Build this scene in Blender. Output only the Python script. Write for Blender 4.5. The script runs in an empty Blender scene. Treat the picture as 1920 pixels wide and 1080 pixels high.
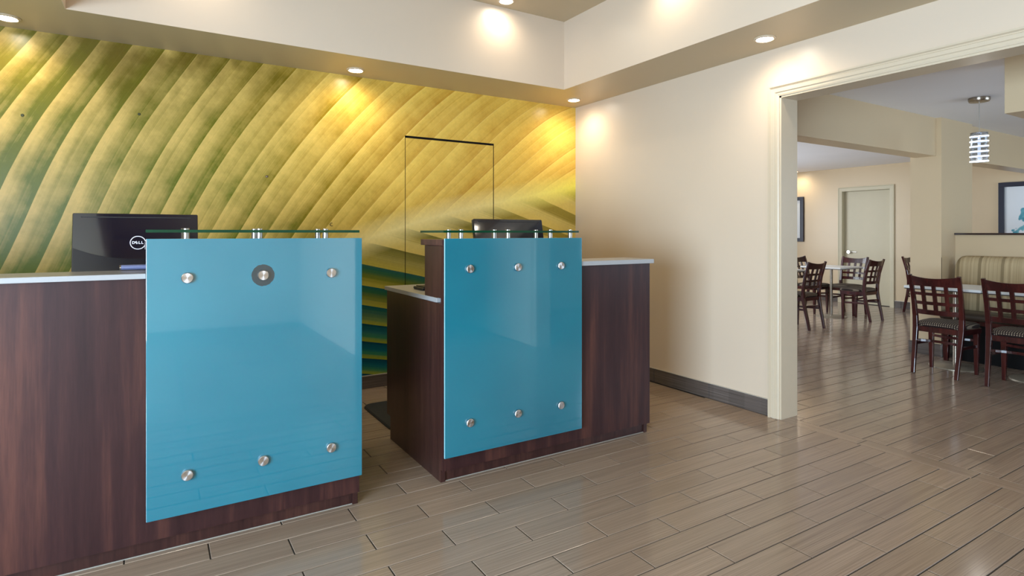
import bpy, math, random
from mathutils import Vector, Matrix
import numpy as np
random.seed(7)
D = bpy.data; SC = bpy.context.scene; COL = SC.collection
PI = math.pi

# ------------------------------------------------------------------ camera, world, light, exposure
CAM_H = 1.235; YAW = math.radians(31.67); F_PX = 1086.3
cd = D.cameras.new('camera'); cam = D.objects.new('camera', cd); COL.objects.link(cam)
cam.location = (0, 0, CAM_H); cam.rotation_euler = (PI/2, 0, -YAW)
cd.sensor_width = 36.0; cd.lens = 36.0*F_PX/1920.0; cd.shift_y = -(540-437)/1920.0
cd.clip_start = 0.05
SC.camera = cam
SC.view_settings.view_transform = 'Standard'; SC.view_settings.look = 'None'
SC.view_settings.gamma = 1.0; SC.view_settings.use_curve_mapping = False
SC.view_settings.exposure = 0.0
cy = SC.cycles
cy.use_denoising = True; cy.max_bounces = 10; cy.diffuse_bounces = 6; cy.glossy_bounces = 5
cy.transmission_bounces = 8; cy.transparent_max_bounces = 8
cy.caustics_reflective = False; cy.caustics_refractive = False; cy.sample_clamp_indirect = 4.0

w = D.worlds.new('world'); SC.world = w; w.use_nodes = True
w.node_tree.nodes['Background'].inputs[0].default_value = (0.75, 0.87, 1.0, 1)
w.node_tree.nodes['Background'].inputs[1].default_value = 1.0

def area(name, loc, rot, sx, sy, power, color):
    l = D.lights.new(name, 'AREA'); l.shape = 'RECTANGLE'; l.size = sx; l.size_y = sy
    l.energy = power; l.color = color
    o = D.objects.new(name, l); COL.objects.link(o); o.location = loc; o.rotation_euler = rot
    return o
DAY = (0.62, 0.81, 1.0)
# daylight entering by the glazed openings (each lamp stands in a real window opening)
area('daylight_entrance', (-1.75, -3.36, 1.30), (PI/2, 0, 0), 2.1, 2.1, 70, DAY)          # faces +Y
area('daylight_left', (-2.66, -0.3, 1.05), (PI/2, 0, -PI/2), 2.7, 1.6, 520, DAY)          # faces +X
area('daylight_dining', (7.95, -2.56, 1.48), (PI/2+.45, 0, 0), 3.6, 1.4, 105, DAY)             # faces +Y
area('daylight_breakfast', (6.5, 7.56, 1.4), (-PI/2, 0, 0), 3.6, 1.5, 150, (0.85, 0.93, 1.0))   # faces -Y
WARM = (1.0, 0.84, 0.62)

# ------------------------------------------------------------------ helpers
def lin(c):
    c /= 255.0
    return c/12.92 if c <= 0.04045 else ((c+0.055)/1.055)**2.4
def rgb(r, g, b): return (lin(r), lin(g), lin(b), 1.0)

class MB:
    """collects shapes and links them as ONE mesh object"""
    def __init__(s): s.v = []; s.f = []; s.sm = []; s.mi = []
    def add(s, vs, fs, smooth=False, mi=0):
        b = len(s.v); s.v += [tuple(x) for x in vs]
        for f in fs:
            s.f.append([b+i for i in f]); s.sm.append(smooth); s.mi.append(mi)
        return s
    def box(s, x0, x1, y0, y1, z0, z1, mi=0):
        vs = [(x, y, z) for z in (z0, z1) for y in (y0, y1) for x in (x0, x1)]
        return s.add(vs, [(0,2,3,1),(4,5,7,6),(0,1,5,4),(2,6,7,3),(0,4,6,2),(1,3,7,5)], False, mi)
    def cbox(s, x0, x1, y0, y1, z0, z1, c, mi=0):
        """box with every vertical and horizontal edge chamfered by c"""
        rings = []
        for z, i in ((z0, c), (z0+c, 0), (z1-c, 0), (z1, c)):
            X0, X1, Y0, Y1 = x0+i, x1-i, y0+i, y1-i
            rings.append([(X0+c,Y0,z),(X1-c,Y0,z),(X1,Y0+c,z),(X1,Y1-c,z),(X1-c,Y1,z),(X0+c,Y1,z),(X0,Y1-c,z),(X0,Y0+c,z)])
        return s.loft(rings, True, mi=mi)
    def loft(s, rings, caps=True, smooth=False, mi=0, closed=True):
        n = len(rings[0]); b = len(s.v)
        for r in rings: s.v += [tuple(p) for p in r]
        for k in range(len(rings)-1):
            for i in range(n if closed else n-1):
                j = (i+1) % n
                s.f.append([b+k*n+i, b+k*n+j, b+(k+1)*n+j, b+(k+1)*n+i]); s.sm.append(smooth); s.mi.append(mi)
        if caps:
            c0 = len(s.v); s.v += [tuple(p) for p in rings[0]]; s.f.append([c0+i for i in range(n)][::-1]); s.sm.append(False); s.mi.append(mi)
            c1 = len(s.v); s.v += [tuple(p) for p in rings[-1]]; s.f.append([c1+i for i in range(n)]); s.sm.append(False); s.mi.append(mi)
        return s
    def prism(s, poly, axis, a, b, mi=0):
        """poly: 2-D points; axis 0: (y,z) pulled along x; 1: (x,z) along y; 2: (x,y) along z"""
        def P(p, t): return [(t,p[0],p[1]), (p[0],t,p[1]), (p[0],p[1],t)][axis]
        return s.loft([[P(p, a) for p in poly], [P(p, b) for p in poly]], True, mi=mi)
    def lathe(s, prof, c=(0,0,0), axis='z', n=24, smooth=True, mi=0):
        rings = []
        for r, h in prof:
            ring = []
            for i in range(n):
                a = 2*PI*i/n; x, y = r*math.cos(a), r*math.sin(a)
                p = {'z': (x, y, h), 'y': (x, h, y), 'x': (h, x, y)}[axis]
                ring.append((p[0]+c[0], p[1]+c[1], p[2]+c[2]))
            rings.append(ring)
        if not smooth: return s.loft(rings, True, False, mi)
        # sharp corners: every segment gets its own rings when it turns hard
        k = 0; segs = [[0]]
        for i in range(1, len(prof)):
            segs[-1].append(i)
            if i < len(prof)-1:
                d0 = Vector((prof[i][0]-prof[i-1][0], prof[i][1]-prof[i-1][1])); d1 = Vector((prof[i+1][0]-prof[i][0], prof[i+1][1]-prof[i][1]))
                if d0.length > 1e-9 and d1.length > 1e-9 and d0.angle(d1) > 0.6: segs.append([i])
        for sg in segs: s.loft([rings[i] for i in sg], False, True, mi)
        for idx, rev in ((0, True), (-1, False)):
            if prof[idx][0] > 1e-6 and prof[0] != prof[-1]:
                b = len(s.v); s.v += rings[idx]; f = [b+i for i in range(n)]
                s.f.append(f[::-1] if rev else f); s.sm.append(False); s.mi.append(mi)
        return s
    def sweep(s, pts, wd, hg, up=(0,0,1), mi=0, smooth=False):
        """rectangular bar along pts; wd, hg may be lists"""
        rings = []; n = len(pts); up = Vector(up)
        for i, p in enumerate(pts):
            p = Vector(p); a = Vector(pts[max(i-1,0)]); b = Vector(pts[min(i+1,n-1)])
            t = (b-a).normalized(); sd = t.cross(up).normalized(); u = sd.cross(t).normalized()
            W = wd[i] if isinstance(wd, (list, tuple)) else wd; H = hg[i] if isinstance(hg, (list, tuple)) else hg
            rings.append([p+sd*W/2*q[0]+u*H/2*q[1] for q in ((-1,-1),(1,-1),(1,1),(-1,1))])
        return s.loft(rings, True, smooth, mi)
    def tube(s, pts, r, n=10, mi=0, caps=True):
        rings = []; m = len(pts); ref = Vector((0.13, 0.31, 0.94))
        for i, p in enumerate(pts):
            p = Vector(p); t = (Vector(pts[min(i+1,m-1)])-Vector(pts[max(i-1,0)])).normalized()
            a = t.cross(ref).normalized(); b = t.cross(a).normalized(); R = r[i] if isinstance(r, (list, tuple)) else r
            rings.append([p+a*R*math.cos(2*PI*k/n)+b*R*math.sin(2*PI*k/n) for k in range(n)])
        return s.loft(rings, caps, True, mi)
    def mesh(s, name):
        m = D.meshes.new(name); m.from_pydata(s.v, [], s.f)
        m.polygons.foreach_set('use_smooth', s.sm); m.polygons.foreach_set('material_index', s.mi)
        m.update(); return m
    def build(s, name, mats, parent=None, loc=(0,0,0), rot=None, bevel=0, fix=True):
        m = s.mesh(name)
        if fix:
            import bmesh
            bm = bmesh.new(); bm.from_mesh(m); bmesh.ops.recalc_face_normals(bm, faces=bm.faces); bm.to_mesh(m); bm.free()
        for mt in (mats if isinstance(mats, (list, tuple)) else [mats]): m.materials.append(mt)
        o = D.objects.new(name, m); COL.objects.link(o); o.location = loc
        if rot: o.rotation_euler = rot
        if parent: o.parent = parent
        if bevel:
            b = o.modifiers.new('bevel', 'BEVEL'); b.width = bevel; b.segments = 2; b.limit_method = 'ANGLE'; b.angle_limit = 0.6
        return o

def thing(name, label, cat, loc=(0,0,0), rz=0, group=None):
    o = D.objects.new(name, None); COL.objects.link(o); o.location = loc; o.rotation_euler = (0, 0, rz)
    o.empty_display_size = 0.1
    o['label'] = label; o['category'] = cat
    if group: o['group'] = group
    return o
def tag(o, label, cat, group=None):
    o['label'] = label; o['category'] = cat
    if group: o['group'] = group
    return o
def struct(o): o['kind'] = 'structure'; return o
def copy_tree(o, parent=None):
    c = o.copy(); COL.objects.link(c)
    if parent: c.parent = parent
    for ch in o.children: copy_tree(ch, c)
    return c
def place(proto, loc, rz, label, first=[]):
    if proto.name in first: o = copy_tree(proto)
    else: o = proto; first.append(proto.name)
    o.location = loc; o.rotation_euler = (0, 0, rz); o['label'] = label
    return o

# ------------------------------------------------------------------ materials
class NT:
    def __init__(s, name):
        s.m = D.materials.new(name); s.m.use_nodes = True; s.t = s.m.node_tree; s.b = s.t.nodes['Principled BSDF']
    def n(s, typ, **kw):
        x = s.t.nodes.new(typ)
        for k, v in kw.items():
            if k.startswith('i_'):
                key = k[2:]; key = int(key) if key.isdigit() else key.replace('_', ' ')
                x.inputs[key].default_value = v
            else: setattr(x, k, v)
        return x
    def l(s, a, b): s.t.links.new(a, b)
    def math(s, op, a, b=None, c=None, clamp=False):
        x = s.n('ShaderNodeMath', operation=op); x.use_clamp = clamp
        for i, v in enumerate((a, b, c)):
            if v is None: continue
            if isinstance(v, (int, float)): x.inputs[i].default_value = v
            else: s.l(v, x.inputs[i])
        return x.outputs[0]
    def mix(s, f, a, b, blend='MIX'):
        x = s.n('ShaderNodeMix', data_type='RGBA', blend_type=blend)
        for i, v in ((0, f), (6, a), (7, b)):
            if isinstance(v, (int, float, tuple)): x.inputs[i].default_value = v
            else: s.l(v, x.inputs[i])
        return x.outputs[2]
    def ramp(s, f, stops, interp='LINEAR'):
        x = s.n('ShaderNodeValToRGB'); cr = x.color_ramp; cr.interpolation = interp
        while len(cr.elements) < len(stops): cr.elements.new(0.5)
        for e, (p, c) in zip(cr.elements, stops): e.position = p; e.color = c
        s.l(f, x.inputs[0]); return x.outputs[0]
    def coord(s, kind='Object'):
        if kind == 'World': return s.n('ShaderNodeNewGeometry').outputs['Position']
        return s.n('ShaderNodeTexCoord').outputs[kind]
    def mapped(s, scale, kind='Object', loc=(0,0,0)):
        x = s.n('ShaderNodeMapping'); x.inputs['Scale'].default_value = scale; x.inputs['Location'].default_value = loc
        s.l(s.coord(kind), x.inputs['Vector']); return x.outputs[0]
    def noise(s, vec, scale=1.0, detail=3.0, rough=0.55):
        x = s.n('ShaderNodeTexNoise'); x.inputs['Scale'].default_value = scale; x.inputs['Detail'].default_value = detail
        x.inputs['Roughness'].default_value = rough
        s.l(vec, x.inputs['Vector']); return x.outputs[0]
    def bump(s, h, strength=0.1, dist=0.01):
        x = s.n('ShaderNodeBump'); x.inputs['Strength'].default_value = strength; x.inputs['Distance'].default_value = dist
        s.l(h, x.inputs['Height']); s.l(x.outputs[0], s.b.inputs['Normal'])
    def set(s, color=None, rough=None, metal=None, spec=None, coat=None):
        b = s.b.inputs
        if color is not None:
            if isinstance(color, tuple): b['Base Color'].default_value = color
            else: s.l(color, b['Base Color'])
        if rough is not None:
            if isinstance(rough, (int, float)): b['Roughness'].default_value = rough
            else: s.l(rough, b['Roughness'])
        if metal is not None: b['Metallic'].default_value = metal
        if spec is not None: b['Specular IOR Level'].default_value = spec
        if coat is not None: b['Coat Weight'].default_value = coat; b['Coat Roughness'].default_value = 0.05
        return s.m

def plain(name, col, rough=0.5, metal=0, spec=0.5, coat=0, var=0.06, vs=30.0, bump=0.0):
    t = NT(name); n = t.noise(t.mapped((vs, vs, vs)), 1.0, 3)
    k = t.math('MULTIPLY_ADD', n, 2*var, 1-var)
    c = t.mix(1.0, col, k, 'MULTIPLY')
    if bump: t.bump(n, bump, 0.003)
    return t.set(c, rough, metal, spec, coat)

def paint(name, col, rough=0.34):
    t = NT(name); p = t.coord('World')
    n1 = t.noise(p, 1.3, 2); n2 = t.noise(p, 160.0, 2)
    c = t.mix(1.0, col, t.math('MULTIPLY_ADD', n1, 0.08, 0.96), 'MULTIPLY')
    t.bump(n2, 0.05, 0.001)
    return t.set(c, rough, spec=0.5)

M = {}
M['wall'] = paint('beige_wall_paint', rgb(212, 194, 173))
M['soffit'] = paint('beige_soffit', rgb(190, 172, 140))  # browner than the wall colour; covers soffit and tray ceiling
M['wall_dining'] = paint('cream_wall_paint', rgb(206, 184, 150))
M['ceil_white'] = paint('white_ceiling_paint', rgb(240, 241, 247), 0.8)
M['trim'] = plain('cream_gloss_trim', rgb(204, 188, 164), 0.35, var=0.02)
M['door'] = plain('beige_door_paint', rgb(196, 186, 158), 0.45, var=0.03, vs=8)
M['grout'] = plain('grey_grout', rgb(58, 52, 48), 0.85, var=0.1, vs=60)
M['edge_strip'] = plain('pale_metal_strip', rgb(206, 200, 190), 0.3, 0.4)
M['steel'] = plain('brushed_steel', rgb(190, 188, 184), 0.28, 1.0, var=0.1, vs=80)
M['chrome'] = plain('chrome', rgb(225, 225, 225), 0.12, 1.0, var=0.02)
M['slab'] = plain('pale_grey_solid_surface', rgb(154, 154, 156), 0.3, var=0.05, vs=220)
M['black_gloss'] = plain('glossy_black_plastic', rgb(9, 12, 28), 0.06, spec=0.6, coat=0.6, var=0.03)
M['black_satin'] = plain('satin_black_plastic', rgb(8, 11, 26), 0.16, spec=0.5, var=0.03)
M['black_matte'] = plain('black_plastic', rgb(20, 20, 22), 0.45, var=0.05)
M['black_wood'] = plain('black_base_board', rgb(8, 7, 8), 0.5, spec=0.15, var=0.1)
M['rubber'] = plain('black_rubber', rgb(30, 32, 37), 0.75, var=0.15, vs=120, bump=0.3)
M['table_white'] = plain('white_laminate', rgb(222, 222, 220), 0.3, var=0.03)
M['table_edge'] = plain('dark_edge_band', rgb(60, 50, 46), 0.4)
M['logo'] = plain('silver_print', rgb(225, 222, 230), 0.4, 0.2, var=0.01)
M['lilac'] = plain('lilac_metal', rgb(130, 140, 185), 0.35, 0.3)
M['frame'] = plain('navy_black_frame', rgb(28, 30, 48), 0.3, var=0.05)
M['cap_wood'] = plain('dark_brown_cap', rgb(52, 34, 28), 0.3, var=0.15, vs=20)
M['screen'] = plain('dark_screen', rgb(12, 12, 16), 0.1)
M['sealant'] = plain('grey_sealant', rgb(150, 146, 138), 0.5)
M['wall_plug'] = plain('olive_plug', rgb(58, 60, 22), 0.5)
M['dark_gap'] = plain('dark_gap', rgb(40, 22, 12), 0.9)
M['alu'] = plain('white_window_frame', rgb(220, 220, 222), 0.4)
M['base_metal'] = plain('pewter_base', rgb(158, 146, 128), 0.35, 0.45, var=0.08)
M['nickel'] = plain('satin_nickel', rgb(150, 140, 128), 0.25, 1.0)

def wood(name, dark, mid, lite, axis=2, rough=0.35, coat=0.2, freq=26.0, contrast=1.0):
    t = NT(name)
    sc = [freq, freq, freq]; sc[axis] = freq*0.045
    v = t.mapped(tuple(sc)); n = t.noise(v, 1.0, 6, 0.62)
    sc2 = [freq*0.22]*3; sc2[axis] = freq*0.03
    n2 = t.noise(t.mapped(tuple(sc2), loc=(3.1, 1.7, 0.4)), 1.0, 4, 0.6)
    f = t.math('MULTIPLY_ADD', n2, 0.6, t.math('MULTIPLY', n, 0.55))
    c = t.ramp(f, [(0.34, dark), (0.58, mid), (0.80, lite)])
    sc3 = [freq*7]*3; sc3[axis] = freq*0.5
    g = t.noise(t.mapped(tuple(sc3)), 1.0, 2)
    c = t.mix(1.0, c, t.math('MULTIPLY_ADD', g, 0.5, 0.75), 'MULTIPLY')
    t.bump(n, 0.05, 0.002)
    return t.set(c, rough, spec=0.3, coat=coat)
M['desk_wood'] = wood('mahogany_laminate', rgb(38, 20, 22), rgb(53, 30, 30), rgb(84, 50, 42), 2, 0.36, 0.0)
M['desk_wood_side'] = wood('mahogany_laminate_side', rgb(38, 22, 22), rgb(57, 34, 31), rgb(78, 49, 41), 2, 0.3, 0.1, 34.0)
M['desk_wood_h'] = wood('mahogany_laminate_flat', rgb(46, 26, 27), rgb(70, 42, 40), rgb(96, 60, 52), 0, 0.32, 0.15)
M['chair_wood'] = wood('red_mahogany_varnish', rgb(32, 9, 11), rgb(58, 18, 18), rgb(92, 36, 30), 2, 0.2, 0.4, 18.0)

# teal back-painted glass; paint has come off in a ragged disc round one fixing
def teal_glass(name, cx=None, cz=None):
    t = NT(name); p = t.coord('Object')
    n = t.noise(t.mapped((1.4, 1.4, 1.4)), 1.0, 2)
    c = t.ramp(n, [(0.3, rgb(20, 102, 122)), (0.7, rgb(30, 115, 134))])
    if cx is not None:
        sep = t.n('ShaderNodeSeparateXYZ'); t.l(p, sep.inputs[0])
        dx = t.math('SUBTRACT', sep.outputs[0], cx); dz = t.math('SUBTRACT', sep.outputs[2], cz)
        ang = t.math('ARCTAN2', dz, dx)
        cmb = t.n('ShaderNodeCombineXYZ'); t.l(t.math('MULTIPLY', ang, 3.2), cmb.inputs[0])
        r = t.math('SQRT', t.math('ADD', t.math('MULTIPLY', dx, dx), t.math('MULTIPLY', dz, dz)))
        r = t.math('ADD', r, t.math('MULTIPLY', t.math('SUBTRACT', t.noise(cmb.outputs[0], 1.0, 3), 0.5), 0.008))
        f = t.math('LESS_THAN', r, 0.044)
        c = t.mix(f, c, rgb(14, 44, 54))
    t.set(c, 0.05, spec=0.8, coat=1.0); t.b.inputs['Coat IOR'].default_value = 1.55; t.b.inputs['Coat Roughness'].default_value = 0.015; return t.m
def clear_glass(name, tint, mixf=0.25, rough=0.02):
    t = NT(name); nt = t.t; out = nt.nodes['Material Output']
    tr = t.n('ShaderNodeBsdfTransparent'); tr.inputs[0].default_value = tint
    gl = t.n('ShaderNodeBsdfGlossy'); gl.inputs['Roughness'].default_value = rough
    fr = t.n('ShaderNodeLayerWeight'); fr.inputs[0].default_value = 0.35
    mx = t.n('ShaderNodeMixShader'); t.l(t.math('MULTIPLY_ADD', t.math('POWER', fr.outputs[1], 2.5), 0.6, mixf-0.16), mx.inputs[0]); t.l(tr.outputs[0], mx.inputs[1]); t.l(gl.outputs[0], mx.inputs[2])
    t.l(mx.outputs[0], out.inputs[0]); nt.nodes.remove(t.b); return t.m
M['teal'] = teal_glass('teal_backpainted_glass')
M['teal_worn'] = teal_glass('teal_backpainted_glass_worn', 0.379, 1.062)
M['teal_edge'] = plain('frosted_glass_edge', rgb(150, 208, 222), 0.25)
M['shelf_glass'] = clear_glass('clear_glass', (0.86, 0.95, 0.91, 1), 0.2)
M['shelf_edge'] = plain('green_glass_edge', rgb(4, 54, 34), 0.15, spec=0.3, coat=0.0, var=0.35, vs=14)
M['lamp_glass'] = clear_glass('lamp_glass', (0.82, 0.85, 0.9, 1), 0.22)
M['white_glass'] = clear_glass('picture_glazing', (0.98, 0.98, 0.98, 1), 0.16)

def radial_metal():
    t = NT('spun_steel'); tan = t.n('ShaderNodeTangent', direction_type='RADIAL', axis='Y')
    t.l(tan.outputs[0], t.b.inputs['Tangent'])
    t.b.inputs['Anisotropic'].default_value = 0.9
    return t.set(rgb(205, 203, 204), 0.30, 1.0)
M['spun'] = radial_metal()

def emit(name, col, strength):
    t = NT(name); t.b.inputs['Base Color'].default_value = (1, 1, 1, 1)
    t.b.inputs['Emission Color'].default_value = col; t.b.inputs['Emission Strength'].default_value = strength
    return t.m
M['lamp_warm'] = emit('downlight_lens', (1.0, 0.92, 0.78, 1), 60)
M['lamp_tube'] = emit('pendant_tube', (0.95, 0.97, 1.0, 1), 0.2)
M['lamp_band'] = emit('pendant_lit_band', (0.92, 0.97, 1.0, 1), 1.8)

# wood-look porcelain tile, fine streaks along x, tone by tile
TP, TL, TX0, TY0 = 0.1325, 0.557, 0.738, 2.4685
def tile_mat(name, axis, a, b, flat=False):
    t = NT(name); p = t.coord('World')
    sep = t.n('ShaderNodeSeparateXYZ'); t.l(p, sep.inputs[0])
    row = t.math('FLOOR', t.math('DIVIDE', t.math('SUBTRACT', sep.outputs[1 if axis == 0 else 0], TY0), TP))
    col = t.math('FLOOR', t.math('DIVIDE', t.math('SUBTRACT', sep.outputs[0 if axis == 0 else 1], t.math('MULTIPLY_ADD', row, TL/2, TX0)), TL))
    cmb = t.n('ShaderNodeCombineXYZ'); t.l(row, cmb.inputs[0]); t.l(col, cmb.inputs[1])
    wn = t.n('ShaderNodeTexWhiteNoise'); t.l(cmb.outputs[0], wn.inputs['Vector'])
    s1 = (2.0, 260, 260) if axis == 0 else (260, 2.0, 260)
    s2 = (0.8, 34, 34) if axis == 0 else (34, 0.8, 34)
    if flat: s1 = (2.0, 2.0, 190); s2 = (0.8, 0.8, 40)
    n1 = t.noise(t.mapped(s1, 'World'), 1.0, 2, 0.6); n2 = t.noise(t.mapped(s2, 'World'), 1.0, 3, 0.6)
    f = t.math('ADD', t.math('MULTIPLY', n1, 0.7), t.math('MULTIPLY', n2, 0.3))
    c = t.ramp(f, [(0.36, a), (0.62, b)])
    c = t.mix(1.0, c, t.math('MULTIPLY_ADD', wn.outputs[0], 0.16, 0.92), 'MULTIPLY')
    t.bump(n1, 0.04, 0.001)
    return t.set(c, 0.15, spec=0.5)
M['tile'] = tile_mat('wood_look_porcelain', 0, rgb(132, 113, 98), rgb(156, 137, 120))
M['tile_strip'] = tile_mat('wood_look_porcelain_strip', 1, rgb(132, 113, 98), rgb(156, 137, 120))
M['base_tile'] = tile_mat('baseboard_porcelain', 0, rgb(78, 70, 66), rgb(106, 97, 92), True)

# seat fabric: dark brown with a grid of pale dots
def seat_fabric():
    t = NT('dotted_seat_fabric'); v = t.mapped((1, 1, 1)); sep = t.n('ShaderNodeSeparateXYZ'); t.l(v, sep.inputs[0])
    P = 0.0165
    def cell(o): return t.math('ABSOLUTE', t.math('SUBTRACT', t.math('FRACT', t.math('DIVIDE', o, P)), 0.5))
    zz = t.math('MULTIPLY_ADD', sep.outputs[2], 1.0, sep.outputs[1])
    f = t.math('LESS_THAN', t.math('MAXIMUM', cell(sep.outputs[0]), cell(zz)), 0.23)
    c = t.mix(f, rgb(44, 34, 32), rgb(166, 150, 128))
    n = t.noise(t.mapped((300, 300, 300)), 1, 2); t.bump(n, 0.2, 0.002)
    return t.set(c, 0.85, spec=0.2)
M['seat'] = seat_fabric()
def stripe_fabric():
    t = NT('striped_banquette_fabric'); p = t.coord('World'); sep = t.n('ShaderNodeSeparateXYZ'); t.l(p, sep.inputs[0])
    cmb = t.n('ShaderNodeCombineXYZ'); t.l(t.math('MULTIPLY', sep.outputs[1], 1.0), cmb.inputs[0])
    n = t.noise(cmb.outputs[0], 42.0, 3, 0.7)
    w_ = t.math('ABSOLUTE', t.math('SUBTRACT', t.math('FRACT', t.math('MULTIPLY', sep.outputs[1], 5.6)), 0.5))
    c = t.ramp(n, [(0.3, rgb(160, 138, 102)), (0.7, rgb(204, 184, 146))])
    c = t.mix(t.math('LESS_THAN', w_, 0.07), c, rgb(146, 128, 96))
    return t.set(c, 0.8, spec=0.2)
M['stripe'] = stripe_fabric()
M['vinyl'] = plain('dark_brown_vinyl', rgb(66, 54, 44), 0.4, var=0.1)

# ------------------------------------------------------------------ leaf mural (printed on the back wall)
CU = [10.8577, -3.9195, 0.7595, -0.0534, -0.8722, 0.4611, 4.5759, -1.3469, 1.2569, -0.2556, -0.3217, -0.2411, -0.3885, 0.7644, -0.3922, 0.1399, -0.1861, 0.1625, 0.0171, -0.0462, -0.0105]
CL = [-1.1511, -4.6666, 1.3365, -1.1756, 0.2662, -0.0666]
def poly2(c, x, z, d):
    k = 0; s = np.zeros_like(x)
    for i in range(d+1):
        for j in range(d+1-i):
            s = s + c[k]*x**i*z**j; k += 1
    return s
def mural_uv(x, z):
    xe = np.clip(x, -0.9, 3.6)
    mid = 0.0298*xe**3-0.2558*xe**2+0.9338*xe+0.2593
    up = poly2(CU, xe-1.4, np.maximum(z, mid-0.15)-1.4, 5) - (xe-x)*4.0
    lo = poly2(CL, xe-1.4, np.minimum(z, mid+0.1)-1.4, 2)
    return up, lo, z-mid
def mural_mesh(name, x0, x1, z0, z1, holes=(), step=0.04):
    nx = max(2, int((x1-x0)/step)); nz = max(2, int((z1-z0)/step))
    xs = np.linspace(x0, x1, nx+1); zs = np.linspace(z0, z1, nz+1)
    X, Z = np.meshgrid(xs, zs, indexing='ij')
    vs = [(a, 0.0, b) for a, b in zip(X.ravel(), Z.ravel())]
    fs = [(i*(nz+1)+j, (i+1)*(nz+1)+j, (i+1)*(nz+1)+j+1, i*(nz+1)+j+1) for i in range(nx) for j in range(nz)]
    return vs, fs
def mural_material():
    t = NT('leaf_mural_print'); nt = t.t
    u1 = t.n('ShaderNodeUVMap', uv_map='veins').outputs[0]; u2 = t.n('ShaderNodeUVMap', uv_map='midrib').outputs[0]
    s1 = t.n('ShaderNodeSeparateXYZ'); t.l(u1, s1.inputs[0]); s2 = t.n('ShaderNodeSeparateXYZ'); t.l(u2, s2.inputs[0])
    up, lo, dm = s1.outputs[0], s1.outputs[1], s2.outputs[0]
    p = t.coord('World'); sp = t.n('ShaderNodeSeparateXYZ'); t.l(p, sp.inputs[0]); X, Z = sp.outputs[0], sp.outputs[2]
    blot = t.noise(p, 2.6, 5, 0.62); fine = t.noise(p, 40.0, 3, 0.6)
    def streak(coord, f, along, k):
        c = t.n('ShaderNodeCombineXYZ'); t.l(t.math('MULTIPLY', coord, f), c.inputs[0]); t.l(t.math('MULTIPLY', along, k), c.inputs[1])
        return t.noise(c.outputs[0], 1.0, 4, 0.65)
    # upper half: every vein a pale line that darkens to the right until the next one
    st = streak(up, 6.0, Z, 0.8); st2 = streak(up, 26.0, Z, 1.0)
    u0 = t.math('ADD', up, t.math('MULTIPLY', t.math('SUBTRACT', st, 0.5), 0.08))
    fr = t.math('FRACT', u0); vein = t.math('FLOOR', u0)
    wn = t.n('ShaderNodeTexWhiteNoise', noise_dimensions='1D'); t.l(vein, wn.inputs['W']); rnd = wn.outputs[0]
    wn2 = t.n('ShaderNodeTexWhiteNoise', noise_dimensions='1D'); t.l(t.math('ADD', vein, 31.7), wn2.inputs['W']); rnd2 = wn2.outputs[0]
    fr2 = t.math('FRACT', t.math('ADD', u0, t.math('MULTIPLY_ADD', rnd, 0.5, 0.25)))
    saw = t.math('MULTIPLY', t.math('POWER', fr, 1.1), t.math('MULTIPLY_ADD', rnd2, 0.5, t.math('MULTIPLY_ADD', X, -0.12, 0.72)))
    saw = t.math('ADD', saw, t.math('MULTIPLY', t.math('POWER', fr2, 3.0), 0.22))
    saw = t.math('ADD', saw, t.math('MULTIPLY', t.math('SUBTRACT', st, 0.5), 0.35))
    saw = t.math('ADD', saw, t.math('MULTIPLY', t.math('SUBTRACT', st2, 0.5), 0.40))
    saw = t.math('ADD', saw, t.math('MULTIPLY', t.math('SUBTRACT', blot, 0.48), t.math('MULTIPLY_ADD', X, -0.35, 1.6)))
    blot2 = t.noise(p, 9.0, 4, 0.65)
    saw = t.math('ADD', saw, t.math('MULTIPLY', t.math('SUBTRACT', blot2, 0.5), 0.55), clamp=True)
    green = t.math('MULTIPLY_ADD', X, -0.60, 1.15); green = t.math('ADD', green, t.math('MULTIPLY', t.math('SUBTRACT', blot, 0.5), 1.0), clamp=True)
    lite = t.mix(t.math('MULTIPLY_ADD', X, 0.5, 0.05, clamp=True), rgb(214, 182, 104), rgb(236, 198, 92))
    dark = t.mix(green, rgb(186, 134, 34), rgb(104, 104, 12))
    low = t.math('MULTIPLY', green, t.math('MULTIPLY_ADD', Z, -0.9, 1.9, clamp=True))
    dark = t.mix(t.math('MULTIPLY', low, 0.6), dark, rgb(84, 110, 10))
    # brown burnish near the top on the left
    topb = t.math('MULTIPLY', t.math('MULTIPLY_ADD', Z, 2.2, -4.3, clamp=True), t.math('MULTIPLY_ADD', X, -0.7, 1.2, clamp=True))
    topb = t.math('MULTIPLY', topb, t.math('MULTIPLY_ADD', blot, 3.0, -0.9, clamp=True))
    cu = t.mix(saw, lite, dark)
    cu = t.mix(t.math('MULTIPLY', topb, 0.7), cu, rgb(104, 78, 22))
    ln = t.math('SUBTRACT', 1.0, t.math('MULTIPLY', fr, 24.0), clamp=True)
    hl = t.math('FRACT', t.math('MULTIPLY_ADD', u0, 3.0, t.math('MULTIPLY', rnd2, 0.7)))
    hl = t.math('SUBTRACT', 1.0, t.math('MULTIPLY', hl, 16.0), clamp=True)
    cu = t.mix(t.math('MULTIPLY', hl, t.math('MULTIPLY_ADD', X, 0.08, 0.06, clamp=True)), cu, rgb(244, 216, 130))
    cu = t.mix(t.math('MULTIPLY', ln, t.math('MULTIPLY_ADD', X, 0.12, 0.15, clamp=True)), cu, rgb(244, 216, 130))
    # pale glow along the midrib
    mb = t.math('SUBTRACT', 1.0, t.math('MULTIPLY', t.math('ABSOLUTE', t.math('SUBTRACT', dm, 0.02)), 6.5), clamp=True)
    midc = t.mix(t.math('MULTIPLY_ADD', X, 0.9, -2.2, clamp=True), rgb(244, 222, 146), rgb(240, 228, 92))
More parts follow.
